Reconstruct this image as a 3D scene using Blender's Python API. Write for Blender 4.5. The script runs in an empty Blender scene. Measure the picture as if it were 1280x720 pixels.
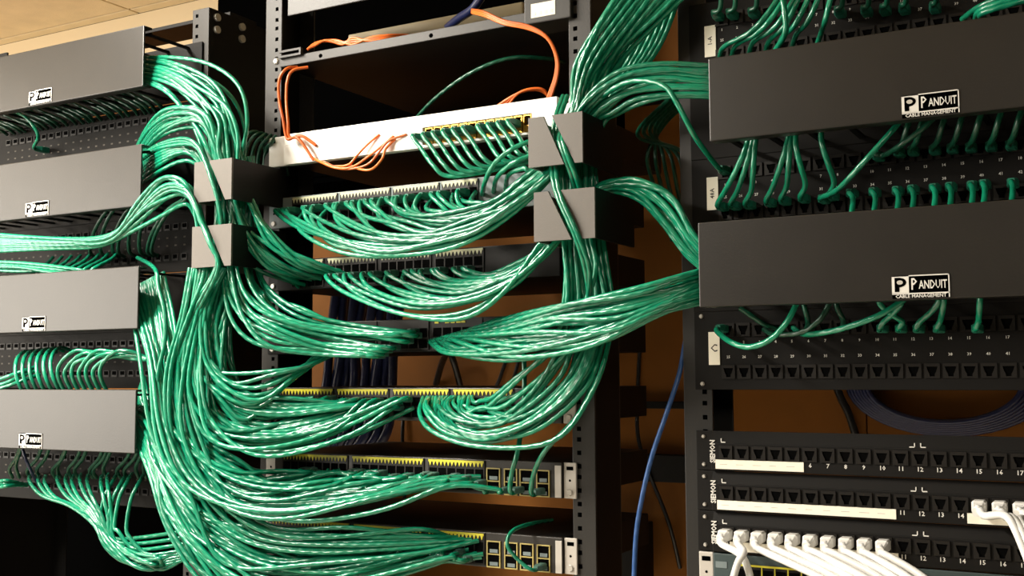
import bpy, bmesh, math, random
import numpy as np
from mathutils import Vector, Matrix

S = bpy.context.scene
COL = S.collection
FLOOR = 1.918            # height of the reference line (top of the white switch) above the floor, metres

# ------------------------------------------------------------------ camera
F = 1393.6
CAM = np.array([1072.3, -1209.6, -340.3])
YAW, PITCH, ROLL = .511, .078, -.005
_cy, _sy = math.cos(YAW), math.sin(YAW)
_fw = np.array([-_sy*math.cos(PITCH), _cy*math.cos(PITCH), math.sin(PITCH)])
_r0 = np.array([_cy, _sy, 0.]); _u0 = np.cross(_r0, _fw)
_rt = _r0*math.cos(ROLL)+_u0*math.sin(ROLL); _up = -_r0*math.sin(ROLL)+_u0*math.cos(ROLL)
cd = bpy.data.cameras.new('camera'); cam = bpy.data.objects.new('camera', cd); COL.objects.link(cam)
cd.sensor_width = 36; cd.lens = 36*F/1280; cd.clip_start = .02
cam.matrix_world = Matrix(((_rt[0], _up[0], -_fw[0], CAM[0]/1000), (_rt[1], _up[1], -_fw[1], CAM[1]/1000),
                           (_rt[2], _up[2], -_fw[2], CAM[2]/1000+FLOOR), (0, 0, 0, 1)))
S.camera = cam

# ------------------------------------------------------------------ world, lights, exposure
W = bpy.data.worlds.new('world'); S.world = W; W.use_nodes = True
W.node_tree.nodes['Background'].inputs[0].default_value = (1., .80, .56, 1)
W.node_tree.nodes['Background'].inputs[1].default_value = .03
def area(name, loc, target, sx, sy, power, col):
    l = bpy.data.lights.new(name, 'AREA'); l.shape = 'RECTANGLE'; l.size = sx; l.size_y = sy; l.energy = power; l.color = col
    o = bpy.data.objects.new(name, l); COL.objects.link(o); o.location = loc
    o.rotation_euler = (Vector(target)-Vector(loc)).to_track_quat('-Z', 'Y').to_euler(); return o
area('window_daylight', (-2.95, -2.25, 1.75), (-.1, -.1, 1.75), 2.0, 1.5, 82, (1, .92, .80))
area('unseen_strip_light', (-.42, -1.0, 2.40), (-.42, -.92, 0), .16, 1.2, 62, (1, .93, .82))
area('unseen_strip_light', (-2.2, -.6, 2.40), (-2.2, -.59, 0), .3, 1.2, 25, (1, .92, .80))  # added fill lamp that brightens the back wall, no known fixture
area('unseen_strip_light', (1.7, -2.3, 2.40), (1.7, -2.29, 0), .3, 1.2, 22, (1, .90, .74))
S.view_settings.view_transform = 'Standard'; S.view_settings.look = 'None'
S.view_settings.gamma = 1; S.view_settings.use_curve_mapping = False
S.view_settings.exposure = 0.5

# ------------------------------------------------------------------ helpers
rng = random.Random(7)
def V(x, y, z): return Vector((x/1000, y/1000, z/1000+FLOOR))          # mm -> metres
def un(x, y, Y):                                                        # photo point on the plane of depth Y -> mm
    d = _fw+_rt*(x-640)/F+_up*(360-y)/F
    return CAM+d*((Y-CAM[1])/d[1])
def lin(c): return c/12.92 if c <= .04045 else ((c+.055)/1.055)**2.4
def rgb(h): return tuple(lin(int(h[i:i+2], 16)/255) for i in (0, 2, 4))+(1,)

MATS = {}
def mat(name, col, rough=.5, metal=0., spec=.5, bump=0., bscale=200., vary=0., coat=0.):
    m = bpy.data.materials.new(name); m.use_nodes = True; nt = m.node_tree; b = nt.nodes['Principled BSDF']
    c = rgb(col) if isinstance(col, str) else col
    b.inputs['Base Color'].default_value = c; b.inputs['Roughness'].default_value = rough
    b.inputs['Metallic'].default_value = metal; b.inputs['Specular IOR Level'].default_value = spec
    b.inputs['Coat Weight'].default_value = coat
    if bump or vary:
        tc = nt.nodes.new('ShaderNodeTexCoord'); nz = nt.nodes.new('ShaderNodeTexNoise')
        nz.inputs['Scale'].default_value = bscale; nz.inputs['Detail'].default_value = 4
        nt.links.new(tc.outputs['Object'], nz.inputs['Vector'])
        if bump:
            bp = nt.nodes.new('ShaderNodeBump'); bp.inputs['Strength'].default_value = bump; bp.inputs['Distance'].default_value = .001
            nt.links.new(nz.outputs['Fac'], bp.inputs['Height']); nt.links.new(bp.outputs['Normal'], b.inputs['Normal'])
        if vary:
            n2 = nt.nodes.new('ShaderNodeTexNoise'); n2.inputs['Scale'].default_value = bscale*.06; n2.inputs['Detail'].default_value = 5
            nt.links.new(tc.outputs['Object'], n2.inputs['Vector'])
            r = nt.nodes.new('ShaderNodeValToRGB'); e = r.color_ramp.elements
            e[0].position = .3; e[1].position = .7
            e[0].color = tuple(v*(1-vary) for v in c[:3])+(1,); e[1].color = tuple(min(1, v*(1+vary)) for v in c[:3])+(1,)
            nt.links.new(n2.outputs['Fac'], r.inputs['Fac']); nt.links.new(r.outputs['Color'], b.inputs['Base Color'])
    MATS[name] = m; return m
def cable_mat(name, col, rough=.34, spec=.6, ridge=.28, vary=.25):
    m = mat(name, col, rough, 0, spec); nt = m.node_tree; b = nt.nodes['Principled BSDF']; c = rgb(col) if isinstance(col, str) else col
    uv = nt.nodes.new('ShaderNodeUVMap'); uv.uv_map = 'UVMap'
    sp = nt.nodes.new('ShaderNodeSeparateXYZ'); nt.links.new(uv.outputs['UV'], sp.inputs[0])
    def mth(op, a, bb):
        n = nt.nodes.new('ShaderNodeMath'); n.operation = op
        for i, v in enumerate((a, bb)):
            if v is None: continue
            if isinstance(v, float): n.inputs[i].default_value = v
            else: nt.links.new(v, n.inputs[i])
        return n.outputs[0]
    ph = mth('ADD', mth('MULTIPLY', sp.outputs[0], 2*math.pi/.016), mth('MULTIPLY', sp.outputs[1], 4*math.pi))
    h = mth('SINE', ph, None)
    bp = nt.nodes.new('ShaderNodeBump'); bp.inputs['Strength'].default_value = ridge; bp.inputs['Distance'].default_value = .0006
    nt.links.new(h, bp.inputs['Height']); nt.links.new(bp.outputs['Normal'], b.inputs['Normal'])
    oi = nt.nodes.new('ShaderNodeObjectInfo'); r = nt.nodes.new('ShaderNodeValToRGB'); e = r.color_ramp.elements
    e[0].color = tuple(v*(1-vary) for v in c[:3])+(1,); e[1].color = tuple(min(1, v*(1+vary)) for v in c[:3])+(1,)
    nt.links.new(oi.outputs['Random'], r.inputs['Fac']); nt.links.new(r.outputs['Color'], b.inputs['Base Color'])
    return m

M_wall = mat('tan_wall_paint', 'dac6a2', .8, bump=.15, bscale=300)
M_ceil = mat('ceiling_tile_face', 'e2cda6', .9, bump=.5, bscale=260, vary=.06)
M_gap = mat('dark_tile_joint', '6b5535', .9)  # flat brown backing that shows in the tile joints
M_floor = mat('floor_vinyl', 'c9c2b4', .5, vary=.2, bscale=80)
M_rackdark = mat('dark_rack_paint', '191714', .45, bump=.1, bscale=600)
M_rail = mat('grey_black_rack_paint', '2d2b28', .45, spec=.35, bump=.1, bscale=600)
M_black = mat('black_powder_coat', '0c0b0a', .55, spec=.25, bump=.12, bscale=700)
M_cover = mat('black_duct_plastic', '1d1a16', .36, bump=.10, bscale=420, vary=.10)
M_clip = mat('dark_grey_clip_plastic', '5c5751', .5, bump=.12, bscale=500)
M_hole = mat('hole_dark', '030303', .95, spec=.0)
M_panel = mat('black_panel_plastic', '0c0a08', .6, spec=.18, bump=.08, bscale=600)
M_port = mat('black_port_plastic', '161310', .45, spec=.3)
M_cav = mat('port_cavity', '020202', .9, spec=.05)
M_white = mat('white_switch_paint', 'f6f4ee', .25, spec=.7)
M_gold = mat('brass_contacts', 'b58a3a', .3, .8)
M_grey = mat('blue_grey_switch_plastic', '6f7b7d', .4)
M_dark = mat('charcoal_switch_plastic', '2a2723', .4, bump=.06, bscale=500)
M_teal = mat('dark_teal_switch_plastic', '3a4748', .4)
M_yel = mat('yellow_port_marks', 'c9bf2e', .5)
M_pale = mat('pale_port_marks', 'c2c2a0', .5)
M_tan = mat('tan_cage_frame', 'a99a5c', .45)
M_steel = mat('bright_steel', 'c9c5bd', .35, .35)
M_alu = mat('light_grey_ear', 'bdb8b0', .45, .2)
M_lab = mat('paper_label', 'f3eedd', .6)
M_ink = mat('label_ink', '3a352c', .7)
M_faint = mat('faint_port_dots', '4a443a', .6)
M_print = mat('white_print', 'd8d6d0', .6)
M_ply = mat('plywood', '82521f', .7, spec=.2, vary=.3, bscale=60, bump=.1)
M_beige = mat('beige_metal', 'b4a684', .5)
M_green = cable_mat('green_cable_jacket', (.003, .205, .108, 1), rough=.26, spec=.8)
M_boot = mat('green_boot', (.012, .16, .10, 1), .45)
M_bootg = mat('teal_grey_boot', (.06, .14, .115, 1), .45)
M_dgreen = cable_mat('shaded_dark_green_jacket', (.003, .07, .036, 1), ridge=.3)  # darker copy of the green, shade on deep cables put into colour
M_orange = cable_mat('orange_fibre_jacket', (.78, .15, .02, 1), ridge=.05)
M_blue = cable_mat('blue_cable_jacket', (.022, .07, .21, 1), ridge=.2)
M_navy = cable_mat('navy_cable_jacket', (.010, .015, .062, 1), ridge=.1)
M_blk = cable_mat('black_cable_jacket', (.008, .008, .008, 1), ridge=.1)
M_wcab = cable_mat('white_cable_jacket', (.74, .74, .72, 1), ridge=.05, vary=.05)
M_wplug = mat('white_boot', (.70, .69, .66, 1), .4)

def link(name, me, m=None, parent=None, loc=None):
    o = bpy.data.objects.new(name, me); COL.objects.link(o)
    if m is not None and me is not None and len(me.materials) == 0:
        for mm in (m if isinstance(m, (list, tuple)) else [m]): me.materials.append(mm)
    if parent is not None: o.parent = parent
    if loc is not None: o.location = loc
    return o
def tag(o, label=None, cat=None, group=None, kind=None):
    if label: o['label'] = label
    if cat: o['category'] = cat
    if group: o['group'] = group
    if kind: o['kind'] = kind
    return o
def thing(name, loc, label, cat, group=None):
    o = bpy.data.objects.new(name, None); COL.objects.link(o); o.location = loc; o.empty_display_size = .02
    return tag(o, label, cat, group)

class MB:
    """collects solids in mm (absolute rack coordinates), then links ONE mesh, origin at its parent"""
    def __init__(s): s.v = []; s.f = []; s.mi = []
    def add(s, vs, fs, mi=0):
        n = len(s.v); s.v += [tuple(v) for v in vs]; s.f += [tuple(i+n for i in f) for f in fs]; s.mi += [mi]*len(fs); return s
    def box(s, x0, x1, y0, y1, z0, z1, mi=0, b=0.):
        if x0 > x1: x0, x1 = x1, x0
        if y0 > y1: y0, y1 = y1, y0
        if z0 > z1: z0, z1 = z1, z0
        if b <= 0:
            vs = [(x, y, z) for x in (x0, x1) for y in (y0, y1) for z in (z0, z1)]
            return s.add(vs, [(0, 1, 3, 2), (4, 6, 7, 5), (0, 4, 5, 1), (2, 3, 7, 6), (0, 2, 6, 4), (1, 5, 7, 3)], mi)
        bm = bmesh.new()
        bmesh.ops.create_cube(bm, size=1)
        for v in bm.verts: v.co = Vector(((x0+x1)/2+v.co.x*(x1-x0), (y0+y1)/2+v.co.y*(y1-y0), (z0+z1)/2+v.co.z*(z1-z0)))
        bmesh.ops.bevel(bm, geom=list(bm.edges), offset=b, segments=2, affect='EDGES', profile=.6)
        bm.verts.ensure_lookup_table()
        s.add([v.co[:] for v in bm.verts], [[v.index for v in f.verts] for f in bm.faces], mi); bm.free(); return s
    def prism(s, poly, y0, y1, mi=0):                                   # polygon in x,z extruded along y
        n = len(poly); vs = [(x, y0, z) for x, z in poly]+[(x, y1, z) for x, z in poly]
        fs = [tuple(range(n)), tuple(range(2*n-1, n-1, -1))]+[(i, i+n, (i+1) % n+n, (i+1) % n) for i in range(n)]
        return s.add(vs, fs, mi)
    def cyl(s, c, ax, r, h, n=12, mi=0, r2=None):
        r2 = r if r2 is None else r2
        c = np.array(c, float); a = np.array({'x': (1, 0, 0), 'y': (0, 1, 0), 'z': (0, 0, 1)}[ax], float)
        u = np.array((0, 0, 1.) if ax != 'z' else (1., 0, 0)); w = np.cross(a, u)
        vs = []
        for k, rr in ((0, r), (h, r2)):
            for i in range(n):
                t = 2*math.pi*i/n; vs.append(c+a*k+(u*math.cos(t)+w*math.sin(t))*rr)
        return s.add(vs, [tuple(range(n-1, -1, -1)), tuple(range(n, 2*n))]+[(i, (i+1) % n, (i+1) % n+n, i+n) for i in range(n)], mi)
    def mesh(s, name, m, org=(0, 0, 0)):
        me = bpy.data.meshes.new(name); o = np.array(org, float)
        me.from_pydata([tuple((np.array(v)-o)/1000) for v in s.v], [], s.f)
        ms = m if isinstance(m, (list, tuple)) else [m]
        for mm in ms: me.materials.append(mm)
        if len(ms) > 1: me.polygons.foreach_set('material_index', s.mi)
        bm = bmesh.new(); bm.from_mesh(me); bmesh.ops.recalc_face_normals(bm, faces=bm.faces); bm.to_mesh(me); bm.free()
        return me
    def build(s, name, m, parent=None, org=None):
        """org: mm position of the parent empty (or own origin when top-level)"""
        if org is None: org = parent.get('_o', (0, 0, 0)) if parent is not None else tuple(np.array(s.v).mean(0))
        if parent is not None:
            o = link(name, s.mesh(name, m, org), parent=parent)
        else:
            o = link(name, s.mesh(name, m, org), loc=V(*org)); o['_o'] = tuple(float(a) for a in org)
        return o
def root(name, org, label, cat, group=None):
    o = thing(name, V(*org), label, cat, group); o['_o'] = tuple(float(a) for a in org); return o

def text_mb(txts, depth=.25):
    """list of (string, x_mm, y_mm, z_mm, size_mm, rot, align, xscale) -> MB of flat raised letters facing the room"""
    mb = MB()
    for (t, x, y, z, size, rot, al, xs) in txts:
        cu = bpy.data.curves.new('lettering', 'FONT'); cu.body = t; cu.size = size; cu.align_x = al; cu.align_y = 'CENTER'
        cu.resolution_u = 1; cu.extrude = depth/2; cu.offset = size*.012
        o = bpy.data.objects.new('lettering', cu); COL.objects.link(o)
        me = bpy.data.meshes.new_from_object(o.evaluated_get(bpy.context.evaluated_depsgraph_get()))
        c, s_ = math.cos(rot), math.sin(rot)
        vs = []
        for v in me.vertices:
            a, b = v.co.x*xs, v.co.y
            vs.append((x+a*c-b*s_, y-v.co.z, z+a*s_+b*c))
        mb.add(vs, [tuple(p.vertices) for p in me.polygons])
        bpy.data.objects.remove(o); bpy.data.meshes.remove(me); bpy.data.curves.remove(cu)
    return mb

# ------------------------------------------------------------------ cables
def spline(P, per=7, smooth=2):
    P = np.asarray(P, float); Q = np.vstack([2*P[0]-P[1], P, 2*P[-1]-P[-2]]); out = []
    for i in range(1, len(Q)-2):
        p0, p1, p2, p3 = Q[i-1:i+3]
        for t in np.arange(per)/per:
            out.append(.5*((2*p1)+(-p0+p2)*t+(2*p0-5*p1+4*p2-p3)*t*t+(-p0+3*p1-3*p2+p3)*t**3))
    out.append(P[-1]); out = np.array(out)
    for _ in range(smooth):
        o2 = out.copy(); o2[1:-1] = .25*out[:-2]+.5*out[1:-1]+.25*out[2:]; out = o2
    return out
def tube_arrays(pts, r, ns=8):
    n = len(pts); T = np.gradient(pts, axis=0); T /= np.linalg.norm(T, axis=1)[:, None]+1e-12
    u = np.cross(T[0], (0.3, .2, .93)); u /= np.linalg.norm(u); ring = np.empty((n, ns, 3))
    ang = np.arange(ns)*2*math.pi/ns
    for i in range(n):
        u = u-T[i]*(u@T[i]); u /= np.linalg.norm(u); w = np.cross(T[i], u)
        ring[i] = pts[i]+r*(np.cos(ang)[:, None]*u+np.sin(ang)[:, None]*w)
    L = np.concatenate([[0], np.cumsum(np.linalg.norm(np.diff(pts, axis=0), axis=1))])/1000
    i = np.arange(n-1)[:, None]; j = np.arange(ns)[None, :]; j2 = (j+1) % ns
    F_ = np.stack([i*ns+j, i*ns+j2, (i+1)*ns+j2, (i+1)*ns+j], -1).reshape(-1, 4)
    U = np.stack([np.broadcast_to(L[i], (n-1, ns)), np.broadcast_to(L[i], (n-1, ns)), np.broadcast_to(L[i+1], (n-1, ns)), np.broadcast_to(L[i+1], (n-1, ns))], -1)
    Vv = np.stack([np.broadcast_to(j/ns, (n-1, ns)), np.broadcast_to((j+1)/ns, (n-1, ns)), np.broadcast_to((j+1)/ns, (n-1, ns)), np.broadcast_to(j/ns, (n-1, ns))], -1)
    return ring.reshape(-1, 3), F_, np.stack([U, Vv], -1).reshape(-1, 2)
def tube_mesh(list_of_pts, r, m, org, ns=8):
    vs, fs, us, k = [], [], [], 0
    for p in list_of_pts:
        v, f, uvv = tube_arrays(p, r, ns); vs.append(v); fs.append(f+k); us.append(uvv); k += len(v)
    v = (np.vstack(vs)-np.array(org))/1000; f = np.vstack(fs); uvv = np.vstack(us)
    me = bpy.data.meshes.new('cable'); me.vertices.add(len(v)); me.vertices.foreach_set('co', v.ravel())
    me.loops.add(f.size); me.loops.foreach_set('vertex_index', f.ravel())
    me.polygons.add(len(f)); me.polygons.foreach_set('loop_start', np.arange(0, f.size, 4)); me.polygons.foreach_set('loop_total', np.full(len(f), 4))
    me.update(calc_edges=True); l = me.uv_layers.new(name='UVMap'); l.data.foreach_set('uv', uvv.ravel())
    me.polygons.foreach_set('use_smooth', np.ones(len(f), bool)); me.materials.append(m); return me
def boot_mesh(m, w=10.5, h=9, ln=22, tip=6, drop=0):
    """plug boot pointing from the port (origin) toward the room"""
    mb = MB(); ring = []
    for (y, a, b) in ((2, w, h), (-ln*.55, w, h), (-ln*.62, w*.9, h*.9), (-ln, tip, tip)):
        c = .28
        ring.append([(sx*a/2*(1 if k else 1-c), y, sz*b/2*(1-c if k else 1)-(drop if y == -ln else drop*.3 if y < -ln*.6 else 0)) for sx, sz, k in ((-1, -1, 0), (1, -1, 0), (1, -1, 1), (1, 1, 1), (1, 1, 0), (-1, 1, 0), (-1, 1, 1), (-1, -1, 1))])
    vs = [p for r_ in ring for p in r_]; fs = [tuple(range(8)), tuple(range(31, 23, -1))]
    for a in range(3):
        for i in range(8): fs.append((a*8+i, a*8+(i+1) % 8, a*8+8+(i+1) % 8, a*8+8+i))
    mb.add(vs, fs); me = mb.mesh('boot', m); return me
ME_boot = boot_mesh(M_boot); ME_bootg = boot_mesh(M_bootg, 10, 8, 18); ME_wboot = boot_mesh(M_wplug, 13, 12, 26, 8, 4)
def pxpts(L): return [un(*p) for p in L]
def cable(P, m, label, group=None, r=3.0, name='patch_cable', boots=(), boot=None, per=7, cat='cable', smooth=2):
    """P: control points in mm; boots: indices (0, -1) of ends that carry a plug boot"""
    P = [np.array(p, float) for p in P]
    if 0 in boots: P.insert(1, P[0]+np.array((0, -24, -1.)))
    if -1 in boots: P.insert(len(P)-1, P[-1]+np.array((0, -24, -1.)))
    pts = spline(P, per, smooth); org = P[0]
    o = link(name, tube_mesh([pts], r, m, org), loc=V(*org)); tag(o, label, cat, group)
    for b in boots:
        link('plug', boot if boot is not None else ME_boot, parent=o, loc=tuple((P[b]-org)/1000))
    return o
STUFF = {}
_ones = 'first second third fourth fifth sixth seventh eighth ninth tenth eleventh twelfth thirteenth fourteenth fifteenth sixteenth seventeenth eighteenth nineteenth'.split()
def nth(i):
    if i < 19: return _ones[i]
    t, o = divmod(i+1, 10); w = ('twenty', 'thirty', 'forty', 'fifty')[t-2]
    return w+'-'+_ones[o-1] if o else ('twentieth', 'thirtieth', 'fortieth', 'fiftieth')[t-2]
def fan(A, B, n, label, group, m=None, r=3.0, jit=2., dep=22, cross=.18, seed=0, boots=(), boot=None, rows=0., stuff=0, per=6, name='patch_cable', tj=.35, side='from inside', trow=0.):
    """n single cables laid between two guide paths (photo x, y and depth in mm)"""
    R = random.Random(seed*977+13); m = m or M_green; K = len(A); out = []
    for i in range(n):
        t0 = (i+.5+tj*R.uniform(-1, 1))/n; ph = R.uniform(0, 6.28); dd = R.uniform(-.5, .5)*dep; P = []
        for k in range(K):
            s = k/(K-1); w = math.sin(math.pi*s)
            t = min(1.1, max(-.1, t0+cross*w*math.sin(ph+4*s)))
            a, b = A[k], B[k]; e = min(1, 1.6*w)
            x = a[0]+(b[0]-a[0])*t+R.gauss(0, jit)*e; y = a[1]+(b[1]-a[1])*t+R.gauss(0, jit)*e
            if k == K-1: y += (rows if i % 2 else 0)+R.uniform(-.3, .7)*trow; x += R.uniform(-1, 1)*trow*.5
            P.append(un(x, y, a[2]+(b[2]-a[2])*t+dd*w))
        out.append((dd, P))
    deep = sorted(range(n), key=lambda i: -out[i][0])[:stuff]
    num = 0
    for i, (dd, P) in enumerate(out):
        if i in deep: STUFF.setdefault(m.name, []).append((spline(P, 5), r)); continue
        cable(P, m, label+', '+nth(num)+' '+side, group, r, name, boots, boot, per); num += 1

# ================================================================== SETTING
def struct(o): o['kind'] = 'structure'; return o
struct(MB().box(-3200, 2600, 600, 640, -FLOOR*1000, 512).build('wall_back', M_wall))
fl = struct(MB().box(-3200, 2600, -4200, 640, -FLOOR*1000-40, -FLOOR*1000).build('floor', M_floor))
ce = struct(MB().box(-3200, 2600, -4200, 640, 520, 560).build('ceiling', M_gap))
tile = {}
for ix in range(-4, 3):
    for iy in range(-3, 1):
        x0 = -943+ix*610; y1 = 567-iy*0-(-iy)*610; y0 = y1-610
        if iy == 0 and ix == -4: pass
        if 'a' not in tile:
            tile['a'] = MB().box(2.5, 607.5, 2.5, 607.5, 512, 519.5, b=2).mesh('ceiling_tile', M_ceil, (0, 0, 0))
        link('ceiling_tile', tile['a'], parent=ce, loc=tuple((np.array((x0, y0, 0))-np.array(ce['_o']))/1000))
strip = MB().box(2.5, 607.5, 2.5, 32.5, 512, 519.5, b=2).mesh('ceiling_tile', M_ceil)
for ix in range(-4, 3):
    link('ceiling_tile', strip, parent=ce, loc=tuple((np.array((-943+ix*610, 567, 0))-np.array(ce['_o']))/1000))
ply = root('plywood_backboard', (300, 590, -1000), 'brown plywood backboard on the wall seen through gaps between the racks', 'board')
for k in range(-1, 2):
    MB().box(-220+k*1220-300, 998+k*1220-300, 582, 599, -1500, 330, b=1).build('plywood_sheet', M_ply, ply)

# ================================================================== RACKS
def rack(org_x0, org_x1, w, depth, label, web, paint=None):
    paint = paint or M_rail
    """two-post rack: two channel uprights with punched front flanges, feet on the floor"""
    r_ = root('equipment_rack', ((org_x0+org_x1+w)/2, depth/2, -FLOOR*1000), label, 'rack')
    for side, x0 in ((0, org_x0), (1, org_x1)):
        x1 = x0+w; mb = MB()
        mb.box(x0, x1, 0, 3.5, -FLOOR*1000+12, 215, b=.8); mb.box(x0, x1, depth-3.5, depth, -FLOOR*1000+12, 215, b=.8)
        xa = x1-3.5 if web[side] else x0
        mb.box(xa, xa+3.5, 3.5, depth-3.5, -FLOOR*1000+12, 215, mi=1)
        up = mb.build('upright', [M_black if (side == 0 and org_x0 < -100) else paint, M_black], r_)  # outer upright of the wall-end rack blackened in place of shade
        hm = MB(); hx = x0+9 if (side and not web[0] == 9) else x1-9
        z = 205.
        k = 0
        while z > -700:
            hm.box(hx-2.6, hx+2.6, -.25, .2, z-2.6, z+2.6); z -= (15.9, 15.9, 12.65)[k % 3]; k += 1
        h = hm.build('mounting_holes', M_hole, r_); h['kind'] = 'stuff'
        MB().box(x0-40, x1+40, -100, depth+100, -FLOOR*1000, -FLOOR*1000+12, b=2).build('base_foot', paint, r_)
    MB().box(org_x0, org_x1+w, depth/2-30, depth/2+30, 215, 221, b=1).build('top_bar', M_black, r_)
    return r_
rkL = rack(-627, -160, 33, 150, 'black equipment rack nearest the tan wall, bolted side plate, four blank covers', (0, 1))
for (px, py) in ((270, 16), (270, 36), (298, 27), (297, 46)):
    pass
for y_, z_ in ((16, 203), (16, 184), (70, 203), (70, 184)):
    MB().cyl((-127, y_, z_), 'x', 6, 4, 12).build('bolt', M_steel, rkL)
rkM = rack(-14, 476, 30, 75, 'grey equipment rack in the middle holding the seven network switches', (0, 1))
rkR = rack(618, 1099, 34, 75, 'dark equipment rack holding the numbered patch panels and white cables', (0, 1), M_rackdark)

# ------------------------------------------------------------------ blank covers with badge (cable managers)
def manager(x0, zt, label, Y=-100, w=440, ear0=None, dull=False):
    g = root('cable_manager', (x0+w/2, 0, zt-44), label, 'cable manager')
    zb = zt-88.9
    c = MB(); c.box(x0, x0+w, Y, Y+3.2, zb, zt, b=1.2)
    c.box(x0, x0+w, Y+3.2, Y+16, zt-3, zt, b=.9); c.box(x0, x0+w, Y+3.2, Y+16, zb, zb+3, b=.9)
    cv = c.build('cover', M_cover, g)
    e = ear0 if ear0 is not None else x0-30
    MB().box(e, e+482.6, -4, -1, zb+1, zt-1, b=.8).build('back_plate', M_panel, g)
    f = MB()
    for k in range(11):
        xx = x0+8+k*(w-22)/10
        for zz in (zt-9, zb+6): f.box(xx, xx+6, Y+16, -4, zz, zz+3)
    f.box(x0+4, x0+w-4, Y+17, Y+20, zt-9, zt-6); f.box(x0+4, x0+w-4, Y+17, Y+20, zb+6, zb+9)
    f.build('duct_fingers', M_black, g)['kind'] = 'stuff'
    bx = x0+w/2-26; bz = zb+1.5
    b = MB(); b.box(bx, bx+52, Y-.5, Y, bz, bz+22)
    bd = b.build('badge', M_hole, g); tag(bd, 'white and black maker badge')
    o = MB()
    o.box(bx, bx+52, Y-.9, Y-.5, bz+21, bz+22); o.box(bx+51, bx+52, Y-.9, Y-.5, bz, bz+22); o.box(bx, bx+15.5, Y-.9, Y-.5, bz+4.6, bz+22)
    o.box(bx, bx+52, Y-.9, Y-.5, bz+3.9, bz+5)
    l = link('badge_border', o.mesh('badge_border', M_print, g['_o']), parent=bd)
    t = text_mb([('P', bx+17.2, Y-.6, bz+12.9, 15.5, 0, 'LEFT', .72), ('ANDUIT', bx+24.6, Y-.6, bz+12.2, 11.2, 0, 'LEFT', .60)], .8)
    t2 = text_mb([('CABLE MANAGEMENT', bx+26, Y-.6, bz+1.9, 4.6, 0, 'CENTER', 1.0)], .4)
    t.add(t2.v, t2.f)
    link('badge_lettering', t.mesh('lettering', M_print, g['_o']), parent=bd)
    p = MB()                                                            # black P-shaped emblem on the white square
    p.box(bx+2.6, bx+6.8, Y-1.2, Y-.9, bz+6.4, bz+20)
    ring = [(bx+7+6.2*math.cos(t_), bz+15.4+4.6*math.sin(t_)) for t_ in np.linspace(-math.pi/2, math.pi/2, 9)]
    p.prism([(bx+6.8, bz+10.8)]+ring+[(bx+6.8, bz+20)], Y-1.2, Y-.9)
    eye = MB().prism([(bx+7.4+2.9*math.cos(t_), bz+15.4+2.1*math.sin(t_)) for t_ in np.linspace(0, 2*math.pi, 13)[:-1]], Y-1.3, Y-1.2)
    link('badge_emblem_eye', eye.mesh('emblem_eye', M_alu, g['_o']), parent=bd)
    link('badge_emblem', p.mesh('emblem', M_hole, g['_o']), parent=bd)
    return g
zL = [163.8, -9, -183.5, -358]
for z_, w_ in zip(zL, ('topmost', 'second from the top', 'third from the top', 'lowest')):
    manager(-594, z_, 'blank badged duct cover on the rack by the wall, %s of four' % w_, ear0=-618.6)
manager(689, -7.9, 'upper of two black badged duct covers on the numbered patch rack', ear0=633)
manager(675, -182, 'lower of two black badged duct covers on the numbered patch rack', Y=-102, ear0=633)

# ------------------------------------------------------------------ patch panels
def port_mesh(w=15.2, h=15):
    mb = MB(); x, z = w/2, h/2
    a, b, c = x-2, x-3.4, 2.6
    mb.box(-x, x, -1.8, 0, z-3.2, z); mb.box(-x, x, -1.8, 0, -z, -z+1.8)
    mb.prism([(-x, -z+1.8), (-c, -z+1.8), (-c, -z+4.2), (-a+1.5, -z+7), (-a, z-3.2), (-x, z-3.2)], -1.8, 0)
    mb.prism([(x, -z+1.8), (x, z-3.2), (a, z-3.2), (a-1.5, -z+7), (c, -z+4.2), (c, -z+1.8)], -1.8, 0)
    mb.box(-a, a, -.5, -.2, -z+1.8, z-3.2, mi=1)
    return mb.mesh('port', [M_port, M_cav])
ME_port = port_mesh()
def add_ports(p, plate_y, xs, z):
    for x in xs: link('port', ME_port, parent=p, loc=tuple((np.array((x, plate_y, z))-np.array(p['_o']))/1000))
def screws(p, pts, y, r=3.4):
    for x, z in pts: MB().cyl((x, y, z), 'y', r, -2.4, 10, r2=r*.7).build('screw', M_steel, p)
def panel48(ear, zt, x1, pitch, label, zrows, numz, first=True, parts=True):
    g = root('patch_bay', (ear+241, 0, zt-44), label, 'patch panel'); zb = zt-88.5
    MB().box(ear, ear+482.6, -3, -.3, zb, zt, b=.8).build('face_plate', M_panel, g)
    xs = [x1+i*pitch for i in range(24)]
    if parts:
        for z in zrows: add_ports(g, -3, xs, z)
        tx = []
        for q, z in enumerate(numz):
            for i, x in enumerate(xs): tx.append((str(i+1+24*q), x, -3.1, z, 4.2, 0, 'CENTER', 1))
        text_mb(tx).build('port_numbers', M_print, g)['kind'] = 'stuff'
    else:
        for z in zrows:
            mb = MB()
            for x in xs: mb.box(x-6, x+6, -4, -3, z-5, z+5, mi=0).box(x-4.5, x+4.5, -4.2, -4, z-2, z+4, mi=1)
            mb.build('port_row', [M_port, M_cav], g)['kind'] = 'stuff'
        mk = MB()
        for z in numz:
            for x in xs: mk.box(x-2.2, x+2.2, -3.2, -3, z-1.2, z+1.2)
        mk.build('port_numbers', M_faint, g)['kind'] = 'stuff'
    return g
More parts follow.
